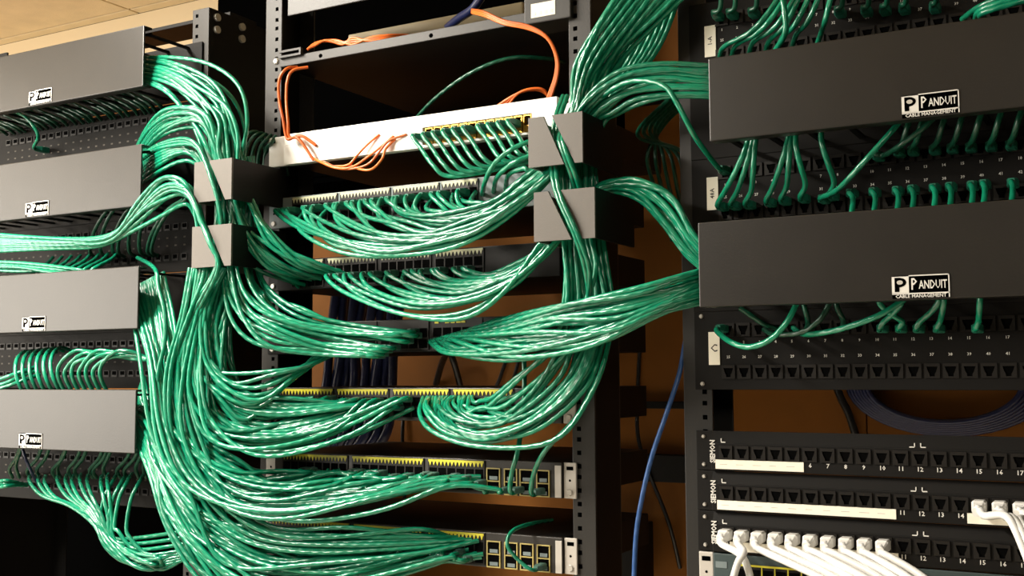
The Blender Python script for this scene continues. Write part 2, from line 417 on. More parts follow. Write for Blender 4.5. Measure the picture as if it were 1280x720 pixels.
def side_label(g, x0, x1, z0, z1, t, size=7, rot=math.pi/2):
    lb = MB().box(x0, x1, -4.3, -3.1, z0, z1, b=.3).build('paper_tag', M_lab, g)
    tm = text_mb([(t, (x0+x1)/2, -4.35, (z0+z1)/2, size, rot, 'CENTER', 1)])
    link('tag_lettering', tm.mesh('tag_lettering', M_ink, g['_o']), parent=lb); tag(lb, 'cream paper tag with handwriting')
pA = panel48(633, 86.9, 672.6, 17.93, 'patch panel partly hidden above the upper duct cover on numbered rack', (64, 22), (52, 40))
side_label(pA, 652, 665.5, 22.5, 59, '1-A')
pB = panel48(633, -91, 672.6, 17.93, 'patch panel in the gap between both duct covers on numbered rack', (-113, -160), (-127, -141))
side_label(pB, 651.3, 664.8, -154.6, -117, '48A')
pC = panel48(633, -269.2, 672.6, 17.93, 'patch panel under the lower duct cover with an empty bottom port row', (-291, -338), (-305.2, -321.4))
side_label(pC, 650, 663, -330, -293, 'C', 12, 0)
screws(pC, [(641.7, -275), (641.7, -351)], -3, 2.6)
for k, zt in enumerate((75, -95, -269, -447)):
    gL = panel48(-618.6, zt, -600+22, 17.93, ('patch panel between the first and second covers of the wall-end rack', 'patch panel between the second and third covers of the wall-end rack',
          'patch panel between the third and lowest covers of the wall-end rack', 'patch panel below the lowest cover of the wall-end rack')[k], (zt-20, zt-66), (zt-36, zt-48), parts=False)

def panel24(zt, label, strips, strip_hidden=None):
    ear = 633; zb = zt-43.9; g = root('patch_bay', (ear+241, 0, zt-22), label, 'patch panel')
    mb = MB(); mb.box(ear, ear+482.6, -3, -.3, zb, zt, b=.8)
    mb.box(652, 1096, -9, -3, zb+.5, zt-13, b=1)                         # raised jack field
    mb.add([(652, -3, zt-1), (1096, -3, zt-1), (1096, -9, zt-13), (652, -9, zt-13), (652, -3, zt-13), (1096, -3, zt-13)], [(0, 3, 2, 1), (3, 4, 5, 2), (0, 4, 3), (1, 2, 5), (0, 1, 5, 4)])
    mb.build('face_plate', M_panel, g)
    xs = [673.5-4+i*18.56 for i in range(24)]
    add_ports(g, -9, xs, zt-23.3)
    text_mb([(str(i+1), x, -9.15, zt-34.6, 6.4, 0, 'CENTER', 1.05) for i, x in enumerate(xs)]).build('port_numbers', M_print, g)
    t = text_mb([('SIEMON', 654.3, -9.3, zt-22.5, 8.2, math.pi/2, 'CENTER', .86), ('SIEMON', 654.6, -9.32, zt-22.2, 8.2, math.pi/2, 'CENTER', .86)], .5)
    t.build('maker_lettering', M_print, g)
    mk = MB()
    for x, s in ((664, 1), (664+11.2*18.56-3, -1), (664+11.2*18.56+3, 1)):
        mk.box(x-.5, x+.5, -8.4, -7.2, zt-11.6, zt-8); mk.box(x, x+5*s, -8.9, -7.6, zt-12.6, zt-11.6)
    mk.build('printed_marks', M_print, g)
    for a, b, lines in strips:
        st = MB().box(a, b, -10, -9, zt-41.5, zt-31.2, b=.2).build('label_strip', M_lab, g)
        if lines:
            q = MB(); x = a+5
            while x < b-12:
                q.box(x, x+rng.uniform(7, 11), -10.15, -10, zt-36.6, zt-36.1); x += 18.56
            link('strip_writing', q.mesh('strip_writing', M_alu, g['_o']), parent=st)
    screws(g, [(641.7, zt-6.5), (641.7, zt-37.5)], -3, 2.3)
    return g
zS = -403.5
panel24(zS, 'topmost numbered black patch panel, short white strip under ports 1-5', [(657.5, 755.5, 1)])
panel24(zS-44.45, 'middle numbered black patch panel, long white strip under ports 1-10', [(658.5, 849, 1), (917, 1090, 0)])
panel24(zS-88.9, 'lowest numbered black patch panel with a row of white plugs', [(672, 850, 0)])

# ------------------------------------------------------------------ D-ring clips on the switch rack
def clip(x0, x1, zb, zt, label, slot):
    """square ring: two front plates split by a diagonal slot, two side walls back to the rail"""
    Y = -110; g = root('cable_clip', ((x0+x1)/2, -55, (zb+zt)/2), label, 'cable clip', None)
    a, b, c, d = slot                                                   # slot edges as fractions: top-left, bottom-left, top-right, bottom-right
    w = x1-x0; mb = MB()
    mb.prism([(x0, zb), (x0+b*w, zb), (x0+a*w, zt), (x0, zt)], Y, Y+3.2)
    mb.build('front_plate', M_clip, g)
    MB().prism([(x0+d*w, zb), (x1, zb), (x1, zt), (x0+c*w, zt)], Y, Y+3.2).build('front_plate', M_clip, g)
    MB().box(x0, x0+3, Y+3.2, -.5, zb, zt).build('side_wall', M_clip, g)
    MB().box(x1-3, x1, Y+3.2, -.5, zb, zt).build('side_wall', M_black, g)  # black stands in for shade on the side away from the light
    return g
SL = (.28, .66, .44, .86)
clip(-40, 28, -104.5, -49, 'grey D-ring cable clip beside the wall-end rack, upper of its pair', (.24, .70, .40, .84))
clip(-42, 29, -193.5, -137.5, 'grey D-ring cable clip beside the wall-end rack, lower of its pair', (.24, .70, .40, .84))
clip(478, 546, -106, -49, 'grey D-ring cable clip at the white switch end, upper of its pair', (.28, .66, .44, .86))
clip(484.5, 560, -191, -135, 'grey D-ring cable clip at the white switch end, lower of its pair', (.24, .62, .30, .74))

# ------------------------------------------------------------------ network switches (switch rack)
def bankspan(px0, px1, py, Y=-8): return un(px0, py, Y)[0], un(px1, py, Y)[0]
def switch(k, label, body, marks, banks, x0=18.5, x1=465, depth=260, cages=False, ear_m=None, rows_dark=True, mark_y=(2.2, 10.5), yellow_dash=None, left_ear=True):
    zt = -k*44.45*2; zb = zt-43.2
    g = root('network_switch', ((x0+x1)/2, depth/2, zb), label, 'network switch')
    MB().box(x0, x1, 0, depth, zb+.5, zt-.5, b=1).build('chassis', M_black, g)
    MB().box(x0, x1, -7, 0, zb+.3, zt-.3, b=1.2).build('front_bezel', body, g)
    for s in ((0, 18.2), (466, 482.6)):
        if s[0] == 0 and not left_ear: continue
        e = MB(); e.box(s[0], s[1], -4, -.6, zb+.3, zt-.3, b=1)
        eo = e.build('mounting_ear', ear_m or M_alu, g)
        xm = (s[0]+s[1])/2
        h = MB(); h.box(xm-4.5, xm+4.5, -4.3, -4, zt-9.5, zt-5, b=.15); h.cyl((xm, -4, (zt+zb)/2), 'y', 1.5, -.3, 10)
        link('ear_slot', h.mesh('ear_slot', M_hole, g['_o']), parent=eo)
        q = MB(); q.cyl((xm, -4, zb+7.5), 'y', 4.2, -2.2, 14, r2=3.2)
        link('ear_screw', q.mesh('ear_screw', M_steel, g['_o']), parent=eo)
    for (a, b) in banks:
        n = max(4, round((b-a)/5.6))
        bk = MB().box(a-1, b+1, -8.5, -7, zb+3, zt-mark_y[0]+.5).build('port_bank', M_port, g)
        cav = MB(); m2 = MB(); nc = max(3, round((b-a)/14.2)); pw = (b-a)/nc
        for i in range(nc):
            for zz in ((zt-mark_y[1]-2, zt-24), (zt-27, zb+5)):
                cav.box(a+i*pw+1.2, a+(i+1)*pw-1.2, -8.9, -8.5, zz[1], zz[0])
        link('port_openings', cav.mesh('port_openings', M_cav, g['_o']), parent=bk)['kind'] = 'stuff'
        if marks is not None:
            m2.box(a, b, -9.1, -8.5, zt-mark_y[0]-2.6, zt-mark_y[0])
            tw = (b-a)/n
            for i in range(n):
                xc = a+(i+.5)*tw
                m2.prism([(xc-tw*.36, zt-mark_y[0]-2.6), (xc+tw*.36, zt-mark_y[0]-2.6), (xc, zt-mark_y[1]+.4)], -9.1, -8.5)
            link('port_marks', m2.mesh('port_marks', marks, g['_o']), parent=bk)
    if cages:
        for (a, b) in ((361, 380.5), (386, 404.5), (408, 426.5), (431, 449)):
            c = MB(); z1, z0 = zt-10, zb+.8; t = 1.4
            c.box(a, b, -8.6, -7, z1-t, z1); c.box(a, b, -8.6, -7, z0, z0+t); c.box(a, a+t, -8.6, -7, z0+t, z1-t); c.box(b-t, b, -8.6, -7, z0+t, z1-t)
            zm = (z0+z1)/2; c.box(a+t, b-t, -8.4, -7, zm-.7, zm+.7)
            for za, zc in ((z0+t, zm-.7), (zm+.7, z1-t)):
                c.box(a+t, b-t, -7.3, -7.05, za, zc, mi=1); c.box(a+4, b-4, -7.8, -7.3, za+1, za+(zc-za)*.38, mi=2)
            c.build('fibre_port_cage', [M_tan, M_cav, M_grey], g)
        MB().box(x1-9, x1-.5, -8, -7, zb+1, zt-4, b=.4).build('end_cap', M_alu, g)
    return g
# white switch at the top
wz = -43.5
gw = root('network_switch', (250, 150, wz), 'bright white network switch, topmost of the stack, green and orange cables', 'network switch')
MB().box(34, 465, 0, 330, wz+.5, -.5, b=1).build('chassis', M_black, gw)
wf = MB(); wf.box(34, 465, -12, 0, -17, -.3, b=.8); wf.box(34, 268, -12, 0, wz, -17, b=.8); wf.box(430, 465, -12, 0, wz, -17, b=.8); wf.box(268, 430, -12, 0, wz, -40, b=.6)
wf.build('front_bezel', M_white, gw)
MB().box(268, 430, -3, -.5, -40, -17).build('port_recess', M_black, gw)
for i in range(12):
    x = 271+i*13.3
    c = MB(); c.box(x, x+11.6, -11, -3, -19.5, -18, mi=0); c.box(x, x+11.6, -11, -3, -39.5, -31, mi=0); c.box(x, x+1.3, -11, -3, -31, -19.5); c.box(x+10.3, x+11.6, -11, -3, -31, -19.5)
    c.build('port', [M_gold], gw)
for a, b in ((0, 33), (466, 482.6)):
    e = MB().box(a, b, -6, -.6, wz+.3, -.3, b=1).build('mounting_ear', M_white, gw)
    link('ear_slot', MB().box(a+5, a+12, -6.3, -6, -9, -5).mesh('ear_slot', M_hole, gw['_o']), parent=e)
def bk(py, *xs): return [bankspan(a, b, py) for a, b in xs]
switch(1, 'blue-grey network switch with pale port marks, second from the top of the stack', M_grey, M_pale,
       bk(250, (366, 421), (426, 487), (492, 548), (553, 597)), ear_m=M_grey)
switch(2, 'black network switch with faint port marks, third from the top of the stack', M_black, M_pale,
       bk(335, (365, 404), (410, 470), (476, 538), (544, 604)), ear_m=M_black)
switch(3, 'black network switch with few yellow dashes, between two crossing cable bundles', M_black, None,
       bk(410, (415, 470), (476, 535), (541, 602)), ear_m=M_black)
mk = MB()
for px in (546, 559, 566, 573, 579):
    a, b = bankspan(px-2, px+3, 405); mk.box(a, b, -9.4, -8.5, -6*44.45-7, -6*44.45-4.4)
mk.build('yellow_dashes', M_yel, [o for o in bpy.data.objects if o.get('label', '').startswith('black network switch with few')][0])
switch(4, 'charcoal network switch with yellow port teeth just under the wood gap', M_dark, M_yel,
       bk(490, (352, 416), (422, 485), (492, 561), (567, 641)), cages=False)
switch(5, 'charcoal network switch with yellow teeth, four filled and empty cages, steel ear', M_dark, M_yel,
       bk(572, (354, 434), (441, 529), (536, 605)), cages=True)
switch(6, 'lowest charcoal network switch, one teal plug in its last cage', M_dark, M_yel,
       bk(660, (340, 437), (443, 528), (535, 605)), cages=True)
# switch at the foot of the numbered rack
zt = -537.2; zb = zt-43.5
g8 = root('network_switch', (860, 130, zb), 'dark teal network switch right beneath the row of white plugs', 'network switch')
MB().box(652, 1098, 0, 260, zb+.5, zt-.5, b=1).build('chassis', M_teal, g8)
MB().box(652, 1098, -8, 0, zb+.3, zt-.3, b=1.2).build('front_bezel', M_teal, g8)
e = MB().box(634.5, 651, -5, -.6, zb+.3, zt-.3, b=1).build('mounting_ear', M_alu, g8)
link('ear_slot', MB().box(638, 648, -5.3, -5, zt-10, zt-5).cyl((643, -5, zt-22), 'y', 1.5, -.3, 10).mesh('ear_slot', M_hole, g8['_o']), parent=e)
MB().box(655, 668, -8.6, -8, zt-16, zt-9, b=.2).build('printed_plate', M_grey, g8)
for a in range(4):
    x = 678+a*92
    bb = MB().box(x, x+86, -9, -8, zb+3, zt-10).build('port_bank', M_port, g8)
    y_ = MB().box(x, x+86, -9.6, -9, zt-12, zt-10)
    cv = MB()
    for i in range(6):
        cv.box(x+i*14.3+2, x+i*14.3+12.5, -9.5, -9, zt-26, zt-15); y_.box(x+i*14.3, x+i*14.3+1.1, -9.6, -9, zt-26, zt-12)
    link('port_marks', y_.mesh('port_marks', M_yel, g8['_o']), parent=bb)
    link('port_openings', cv.mesh('port_openings', M_cav, g8['_o']), parent=bb)['kind'] = 'stuff'

# ------------------------------------------------------------------ shelf and devices at the top of the switch rack
sh = root('rack_shelf', (250, 150, 104), 'grey rack shelf bar with black tray above the white switch', 'shelf')
b_ = MB(); b_.box(16, 475, -3, 0, 101.5, 115, b=.8); b_.build('front_lip', M_alu if False else M_rail, sh)
MB().box(18, 474, 0, 480, 101.5, 104).build('tray', M_black, sh)
hp = MB()
for x in (90, 275, 445): hp.cyl((x, -3, 107.5), 'y', 3, -.4, 10)
hp.build('lip_holes', M_hole, sh)
br = MB(); br.box(18, 58, -8, -3, 113, 116); br.box(18, 58, -8, -3, 120.5, 123.5); br.box(55, 58, -8, -3, 116, 120.5); br.build('bracket_slot', M_rail, sh)
screws(sh, [(7, 112)], -.5, 5)
pn = root('label_box', (445, 20, 116), 'grey patch box with a small white label at the shelf end', 'box')
MB().box(418, 483, -8, 40, 97, 136, b=1.5).build('box_body', M_rail, pn)
lbp = MB().box(428, 462, -8.6, -8, 104, 122, b=.2).build('label_plate', M_lab, pn)
mm = MB()
for i in range(4): mm.box(431+i*8, 435+i*8, -8.8, -8.6, 107, 111)
link('label_marks', mm.mesh('label_marks', M_alu, pn['_o']), parent=lbp)
screws(pn, [(476, 127)], -8, 5)
gp = root('blanking_plate', (250, 10, 200), 'grey blank panel cropped at the top of the switch rack', 'panel')
MB().box(30, 470, -4, -.5, 174, 262, b=1).build('face_plate', M_rackdark, gp)
bd2 = root('beige_box', (80, 300, 105), 'beige metal box lying on the rack shelf tray', 'box')
MB().box(-1+20, 330, 150, 340, 104.2, 190, b=3).build('body', M_beige, bd2)
MB().box(24, 325, 147, 150, 118, 124, b=.6).build('front_ridge', M_beige, bd2)
wall_fill = root('wall_shade_filler', (-180, 480, -20), 'added black cabinet in shadow behind the white switch', 'filler')
MB().box(-520, 300, 420, 580, 20, 420, b=3).build('body', M_hole, wall_fill)  # added near-black box, makes the darkness behind the white switch
MB().box(-500, 280, 416, 420, 32, 408, b=2).build('filler_face', M_hole, wall_fill)

floor_fill = root('floor_shade_filler', (-700, 450, -FLOOR*1000), 'added black cabinet in the dark below the wall-end rack covers', 'filler')
MB().box(-1500, -330, 330, 590, -FLOOR*1000, -430, b=3).build('body', M_hole, floor_fill)  # added near-black box where there is only unlit depth
MB().box(-1480, -350, 326, 330, -FLOOR*1000+60, -450, b=2).build('filler_face', M_hole, floor_fill)
# ================================================================== CABLES
G_ = 'green patch cable '
# wall-end rack: over the top cover's end, down through the clips, out to the third switch
fan([(165, 70, -62), (215, 72, -78), (262, 86, -78), (293, 115, -74), (304, 160, -68), (304, 205, -62), (318, 255, -58), (348, 300, -55), (385, 325, -40), (432, 338, -8)],
    [(165, 100, -80), (205, 113, -88), (236, 146, -92), (254, 170, -92), (264, 200, -90), (282, 252, -88), (292, 295, -82), (325, 335, -62), (358, 352, -30), (366, 356, -8)],
    16, G_+'arching from the topmost cover into the clip', 'cables arching out of the topmost cover', seed=1, jit=2.4, dep=26, cross=.25, stuff=3, trow=8, side='from the outer curve')
fan([(168, 190, -12), (182, 160, -62), (206, 133, -92), (241, 130, -98), (262, 150, -96), (266, 200, -92), (270, 262, -90), (264, 335, -88), (258, 400, -90), (262, 455, -92), (285, 505, -86), (350, 520, -70), (430, 510, -40), (470, 505, -8)],
    [(170, 215, -12), (188, 185, -66), (215, 165, -90), (245, 158, -92), (266, 172, -86), (280, 210, -76), (285, 262, -74), (285, 335, -76), (270, 400, -80), (275, 450, -84), (300, 490, -78), (360, 500, -60), (420, 502, -30), (440, 503, -8)],
    12, G_+'hooping out between first and second covers', 'cables hooping out between first and second covers', seed=2, jit=2.4, dep=18, stuff=2, cross=.25, side='from the top')
fan([(168, 200, -15), (195, 180, -75), (230, 170, -100), (248, 182, -104), (256, 200, -106), (263, 222, -111), (272, 250, -108), (276, 290, -96), (270, 335, -92), (242, 400, -100), (232, 460, -102), (248, 520, -100), (300, 560, -88), (400, 548, -60), (470, 520, -25), (510, 505, -8)],
    [(168, 210, -18), (190, 190, -75), (228, 180, -98), (247, 186, -104), (258, 206, -106), (266, 226, -111), (275, 256, -107), (280, 292, -92), (280, 335, -86), (250, 400, -94), (240, 450, -98), (256, 510, -96), (305, 545, -82), (400, 535, -56), (460, 512, -25), (490, 503, -8)],
    3, G_+'threaded into the upper clip slot past second cover', 'cables threaded into the upper clip slot', seed=3, jit=.8, dep=4, cross=.1, side='from the top')
fan([(168, 212, -15), (192, 192, -75), (226, 178, -92), (246, 190, -90), (262, 222, -84), (272, 262, -82), (278, 335, -80), (254, 400, -92), (244, 460, -98), (262, 520, -94), (310, 556, -80), (400, 540, -56), (480, 505, -8)],
    [(168, 238, -20), (188, 222, -70), (222, 202, -86), (244, 206, -80), (266, 232, -70), (284, 262, -66), (290, 335, -66), (276, 400, -80), (262, 450, -88), (276, 500, -86), (320, 530, -74), (400, 520, -46), (450, 503, -8)],
    7, G_+'diving behind the upper clip plate past second cover', 'cables diving behind the upper clip plate', seed=31, jit=1.6, dep=10, side='from the top')
TAIL1 = [(238, 390, -106), (222, 440, -108), (212, 500, -108), (240, 575, -104), (330, 625, -84), (450, 625, -60), (560, 605, -30), (598, 600, -8)]
TAIL2 = [(252, 390, -100), (236, 440, -104), (232, 500, -104), (260, 560, -98), (340, 605, -78), (440, 610, -55), (540, 598, -28), (575, 596, -8)]
fan([(-30, 296, -85), (70, 302, -95), (138, 298, -98), (178, 258, -104), (206, 232, -110), (230, 234, -114), (243, 256, -112), (252, 280, -110), (260, 302, -112), (270, 335, -106)]+TAIL1,
    [(-30, 306, -88), (60, 306, -92), (130, 302, -92), (172, 270, -98), (208, 242, -104), (233, 244, -110), (247, 264, -112), (256, 286, -110), (264, 308, -112), (275, 335, -104)]+TAIL2,
    4, G_+'lying across, then threaded into the lower clip slot', 'cables threaded into the lower clip slot', seed=4, jit=1.2, dep=6, cross=.25, side='from the top')
fan([(-30, 290, -85), (70, 296, -95), (140, 295, -98), (176, 250, -104), (203, 223, -106), (228, 227, -104), (242, 250, -98), (252, 290, -90), (256, 335, -92)]+TAIL1,
    [(-30, 318, -88), (60, 312, -92), (126, 308, -92), (168, 290, -98), (205, 266, -100), (232, 254, -98), (248, 272, -88), (268, 306, -80), (284, 335, -80)]+TAIL2,
    8, G_+'lying across, then diving behind lower clip plate', 'cables lying across between second and third covers', seed=45, jit=2.6, dep=14, cross=.3, side='from the top')
# dim ones inside the gaps of the wall-end rack
R0 = random.Random(5)
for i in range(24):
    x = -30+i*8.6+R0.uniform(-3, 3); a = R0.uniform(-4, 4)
    STUFF.setdefault('shaded_dark_green_jacket', []).append((spline([un(x-58+a, 118-i*1.7, -70), un(x-34+a, 134-i*1.7, -52), un(x+4, 153-i*1.7, -34), un(x+30, 163-i*1.5, -26), un(x+38, 168-i*1.3, -6)], 6), 2.8))
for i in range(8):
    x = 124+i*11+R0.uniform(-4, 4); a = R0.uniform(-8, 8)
    STUFF.setdefault('shaded_dark_green_jacket', []).append((spline([un(x, 322-i*.4, -6), un(x-8, 314, -30), un(x-4+a*.5, 290, -50), un(x+10+a, 264, -62), un(x+32+a, 244+a, -66)], 6), 2.8))
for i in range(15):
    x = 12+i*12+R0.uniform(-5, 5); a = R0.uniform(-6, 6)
    STUFF.setdefault('shaded_dark_green_jacket', []).append((spline([un(x+14+a, 558+i*.2, -56), un(x+8+a, 574, -42), un(x+1, 586+a*.3, -26), un(x+5, 597, -8)], 6), 2.6))
fan([(-20, 326, -85), (30, 328, -90), (75, 334, -92), (100, 337, -88), (140, 345, -60)], [(-20, 338, -85), (20, 338, -90), (55, 340, -92), (80, 344, -88), (120, 360, -60)], 4,
    G_+'low behind the third cover top edge', side='from the top', group='low cables behind the third cover top edge', seed=41, jit=1, dep=8)
for i in range(8):
    cable(pxpts([(66+i*11.5, 322-i*.8, -20), (58+i*11.5, 330-i*.8, -45), (42+i*11, 340-i*.8, -80), (30+i*11, 350-i*.8, -86)]), M_green,
          'short green cable slanting behind the third cover, %s from the frame edge' % nth(i), 'short cables slanting behind the third cover', r=2.8)
cable(pxpts([(22, 140, -60), (36, 150, -62), (48, 170, -50), (58, 188, -8)]), M_green, 'single lighter green cable hanging onto the panel under topmost cover', r=2.8, boots=(-1,))
# between third and lowest covers: hooks
names = 'first second third fourth fifth sixth seventh eighth ninth tenth eleventh twelfth thirteenth'.split()
for i in range(13):
    x = 18+i*8.8; top = 447-i*1.0
    if i < 6:
        P = [(x+26, top-4, -10), (x+14, top-8, -40), (x+4, top, -78), (x+1, top+16, -92), (x+6, top+34, -90), (x+16, top+52, -72)]
    else:
        P = [(200, 450+(i-9)*1.5, -60), (176, 447-(i-9)*1., -74), (x+38, 439+(i % 3)*3, -84), (x+20, 440+(i % 3)*4, -92), (x+4, 455+(i % 2)*4, -94), (x+2, 472, -92), (x+14, 496, -74)]
    cable(pxpts(P), M_green, 'green cable hooking over the lowest cover, %s from the frame edge' % names[i], 'cables hooking over the lowest cover', r=2.9)
fan([(-20, 478, -92), (5, 472, -92), (22, 466, -86), (45, 455, -60)], [(-20, 492, -94), (8, 484, -94), (26, 478, -88), (50, 470, -60)], 3, G_+'entering low at the frame edge above the lowest cover', 'cables entering above the lowest cover', seed=43, jit=1, dep=6)
# below the lowest cover
for i, x in enumerate((38, 49, 57, 73, 83, 91, 101, 110, 127, 135, 146, 157, 165, 180)):
    y0 = 596+(i % 3); cx = 112+i*3.4
    if i < 10: P = [(x, y0-3, -8), (x-1, y0+6, -50), (x+(cx-x)*.2, y0+24, -66), (x+(cx-x)*.66, 632+i*1.6, -74+i), (cx+6-i*.6, 656+i*2.2, -78+i*1.5), (cx+20+i, 684+i*1.6-(i % 3)*3, -80+i*2), (cx+48+i, 704+(i % 4)*3-i, -70), (205, 700+(i % 5)*4-i, -50), (245, 690-i*2+(i % 3)*5, -30)]
    else: P = [(x, y0-4, -8), (x-6, y0+6, -46), (x-16, y0+26, -62), (x-22, 646+i, -66), (x-17, 664+(i % 2)*9, -66), (x+2, 674+(i-10)*6, -60), (205, 668+(i-10)*8, -50), (245, 660+(i-10)*8, -30)]
    cable(pxpts(P), M_green, 'green cable drooping from the bottom patch panel, %s from the frame edge' % (names+['fourteenth'])[i], 'cables drooping from the bottom patch panel', r=2.9)
fan([(-20, 603, -60), (5, 600, -60), (20, 603, -40), (34, 606, -8)], [(-20, 616, -66), (5, 611, -64), (18, 607, -40), (34, 607, -8)], 4, G_+'plugged low by the frame edge under the lowest cover', 'cables plugged low by the frame edge', seed=44, jit=.8, dep=6)
cable(pxpts([(28, 560, -60), (34, 578, -58), (42, 595, -40), (48, 606, -8)]), M_navy, 'thin dark blue cable hanging under the lowest cover badge', r=2.4)
# big mass from the third and lowest covers to the sixth and seventh switches
fan([(205, 340, -40), (213, 420, -68), (226, 500, -80), (254, 555, -80), (300, 588, -66), (340, 596, -46), (362, 592, -24), (380, 586, -8)],
    [(160, 364, -66), (186, 450, -104), (200, 540, -114), (244, 612, -112), (330, 640, -100), (450, 626, -75), (560, 604, -40), (606, 597, -8)],
    50, G_+'in the thick fall to the sixth switch', 'thick fall of cables to the sixth switch', seed=5, jit=4.5, dep=44, cross=.3, rows=7, trow=5, stuff=22, boots=(-1,), boot=ME_bootg)
fan([(180, 470, -55), (202, 560, -78), (238, 622, -84), (290, 656, -78), (350, 676, -62), (415, 684, -42), (450, 681, -22), (470, 673, -8)],
    [(160, 530, -66), (190, 590, -106), (215, 655, -116), (262, 722, -116), (340, 748, -100), (450, 730, -72), (560, 704, -36), (606, 690, -8)],
    40, G_+'in the low fall to the seventh switch', 'fall of cables to the lowest switch', seed=6, jit=4.5, dep=40, cross=.3, rows=7, trow=6, stuff=20, boots=(-1,), boot=ME_bootg)
fan([(236, 335, -100), (222, 400, -112), (206, 470, -116), (208, 550, -120), (238, 630, -120), (290, 690, -112), (400, 700, -88), (520, 690, -50), (600, 678, -8)],
    [(262, 335, -96), (246, 400, -104), (232, 470, -108), (240, 545, -110), (276, 620, -108), (340, 660, -98), (430, 660, -74), (520, 660, -40), (560, 668, -8)],
    8, G_+'running long from the clip to the lowest switch', 'long cables from the lower clip to the lowest switch', seed=7, jit=4, dep=14, cross=.35, trow=6)
fan([(166, 504, -60), (184, 512, -84), (198, 548, -104), (222, 600, -112), (262, 640, -110), (330, 664, -92), (400, 684, -60), (470, 676, -8)],
    [(162, 545, -60), (180, 560, -84), (196, 610, -108), (224, 670, -118), (256, 715, -118), (290, 760, -110), (330, 760, -90), (470, 720, -60), (600, 690, -8)],
    10, G_+'bulging out of the lowest cover end', 'cables bulging out of the lowest cover end', seed=8, jit=3, dep=14, side='from the top')
cable(pxpts([(172, 322, -30), (194, 336, -90), (198, 360, -104), (206, 390, -108), (206, 430, -110), (196, 480, -116), (206, 560, -122), (250, 640, -122)]), M_green, 'lone pale green cable dropping past the third cover corner', r=3.1)
# to the fourth switch
fan([(318, 195, -40), (320, 260, -42), (316, 330, -50), (332, 368, -62), (372, 391, -62), (432, 403, -44), (524, 408, -8)],
    [(280, 200, -76), (284, 260, -84), (280, 335, -92), (292, 395, -96), (330, 434, -90), (400, 444, -62), (470, 440, -32), (534, 430, -8)],
    16, G_+'swinging from the lower clip to the fourth switch', 'cables swinging to the fourth switch', seed=9, jit=3, dep=24, cross=.25, trow=14, stuff=2, side='from the top', boots=(-1,), boot=ME_bootg)
fan([(430, 437, -10), (388, 452, -52), (345, 463, -78), (300, 472, -92), (268, 460, -98), (258, 424, -98), (266, 370, -94), (284, 335, -88)],
    [(395, 442, -10), (352, 485, -60), (310, 520, -84), (276, 505, -98), (250, 455, -102), (250, 395, -100), (258, 360, -96), (262, 335, -92)],
    9, G_+'turning back under the fourth switch to the clip', 'cables turning back under the fourth switch', seed=10, jit=3, dep=14)
# to the fifth switch
fan([(296, 335, -50), (288, 390, -62), (284, 440, -70), (290, 488, -68), (318, 506, -52), (345, 506, -30), (368, 498, -8)],
    [(256, 335, -96), (240, 420, -104), (236, 492, -110), (262, 550, -106), (330, 562, -90), (430, 542, -52), (518, 500, -8)],
    26, G_+'curving from the lower clip to the fifth switch', 'cables curving to the fifth switch', seed=11, jit=3.4, dep=30, cross=.28, rows=9, trow=4, stuff=9, boots=(-1,), boot=ME_bootg)
# white switch plugs
for i in range(10):
    x = 528+i*12.4+(6 if i > 5 else 0); y = 173-i*2.0
    P0 = un(x, y, -13)
    P = [P0]+pxpts([(x-2+i*.3, y+12, -40), (x+14, y+34, -52), (x+38-i, y+48-i, -46), (650+i*2, 205-i*2.0, -36), (712+i*2, 185, -30), (738+i*3, 130, -26), (770+i*6, 60, -24), (806+i*6, -40, -24)])
    cable(P, M_green, 'green cable plugged into the white switch, %s plug from the orange fibres' % names[i], 'cables plugged into the white switch', boots=(0,), r=2.9)
for i, (x, y) in enumerate(((603, 243), (617, 240), (632, 236))):
    cable(pxpts([(x, y, -8), (x+4, y-18, -50), (x+18+i*3, y-42+i*8, -64), (652+i*6, 180+i*16, -62), (700+i*8, 166+i*8, -44), (742+i*4, 130, -40)]), M_green,
          'green cable rising from the second switch end, %s of three' % ('outermost', 'middle', 'innermost')[i], 'cables rising from the second switch end')
# second switch bundle up through the upper clip to the ceiling
fan([(352, 266, -8), (354, 284, -52), (396, 308, -86), (462, 322, -98), (560, 310, -98), (632, 272, -94), (690, 214, -84), (708, 170, -76), (716, 130, -70), (726, 80, -72), (752, 25, -76), (785, -30, -76)],
    [(596, 240, -8), (588, 252, -40), (604, 256, -52), (622, 250, -58), (644, 232, -60), (668, 212, -58), (712, 180, -50), (736, 150, -46), (756, 110, -44), (782, 70, -46), (830, 20, -50), (885, -30, -50)],
    30, G_+'sweeping under the second switch', 'cables sweeping under the second switch', seed=12, jit=2.8, dep=26, cross=.2, stuff=7, side='from the outer sag', boots=(0,), boot=ME_boot)
# third switch bundle through the lower clip over to the lower duct cover
fan([(416, 346, -8), (424, 368, -52), (496, 393, -84), (580, 391, -88), (642, 356, -84), (692, 298, -76), (722, 262, -62), (752, 232, -58), (795, 225, -66), (838, 244, -70), (866, 290, -72), (895, 320, -66)],
    [(596, 336, -8), (604, 344, -36), (632, 340, -54), (672, 318, -62), (706, 290, -58), (728, 268, -52), (746, 250, -48), (758, 240, -48), (794, 245, -50), (830, 284, -52), (858, 322, -52), (890, 345, -50)],
    17, G_+'sagging under the third switch', 'cables sagging under the third switch', seed=13, jit=2.8, dep=22, cross=.2, stuff=3, side='from the outer sag', boots=(0,), boot=ME_bootg)
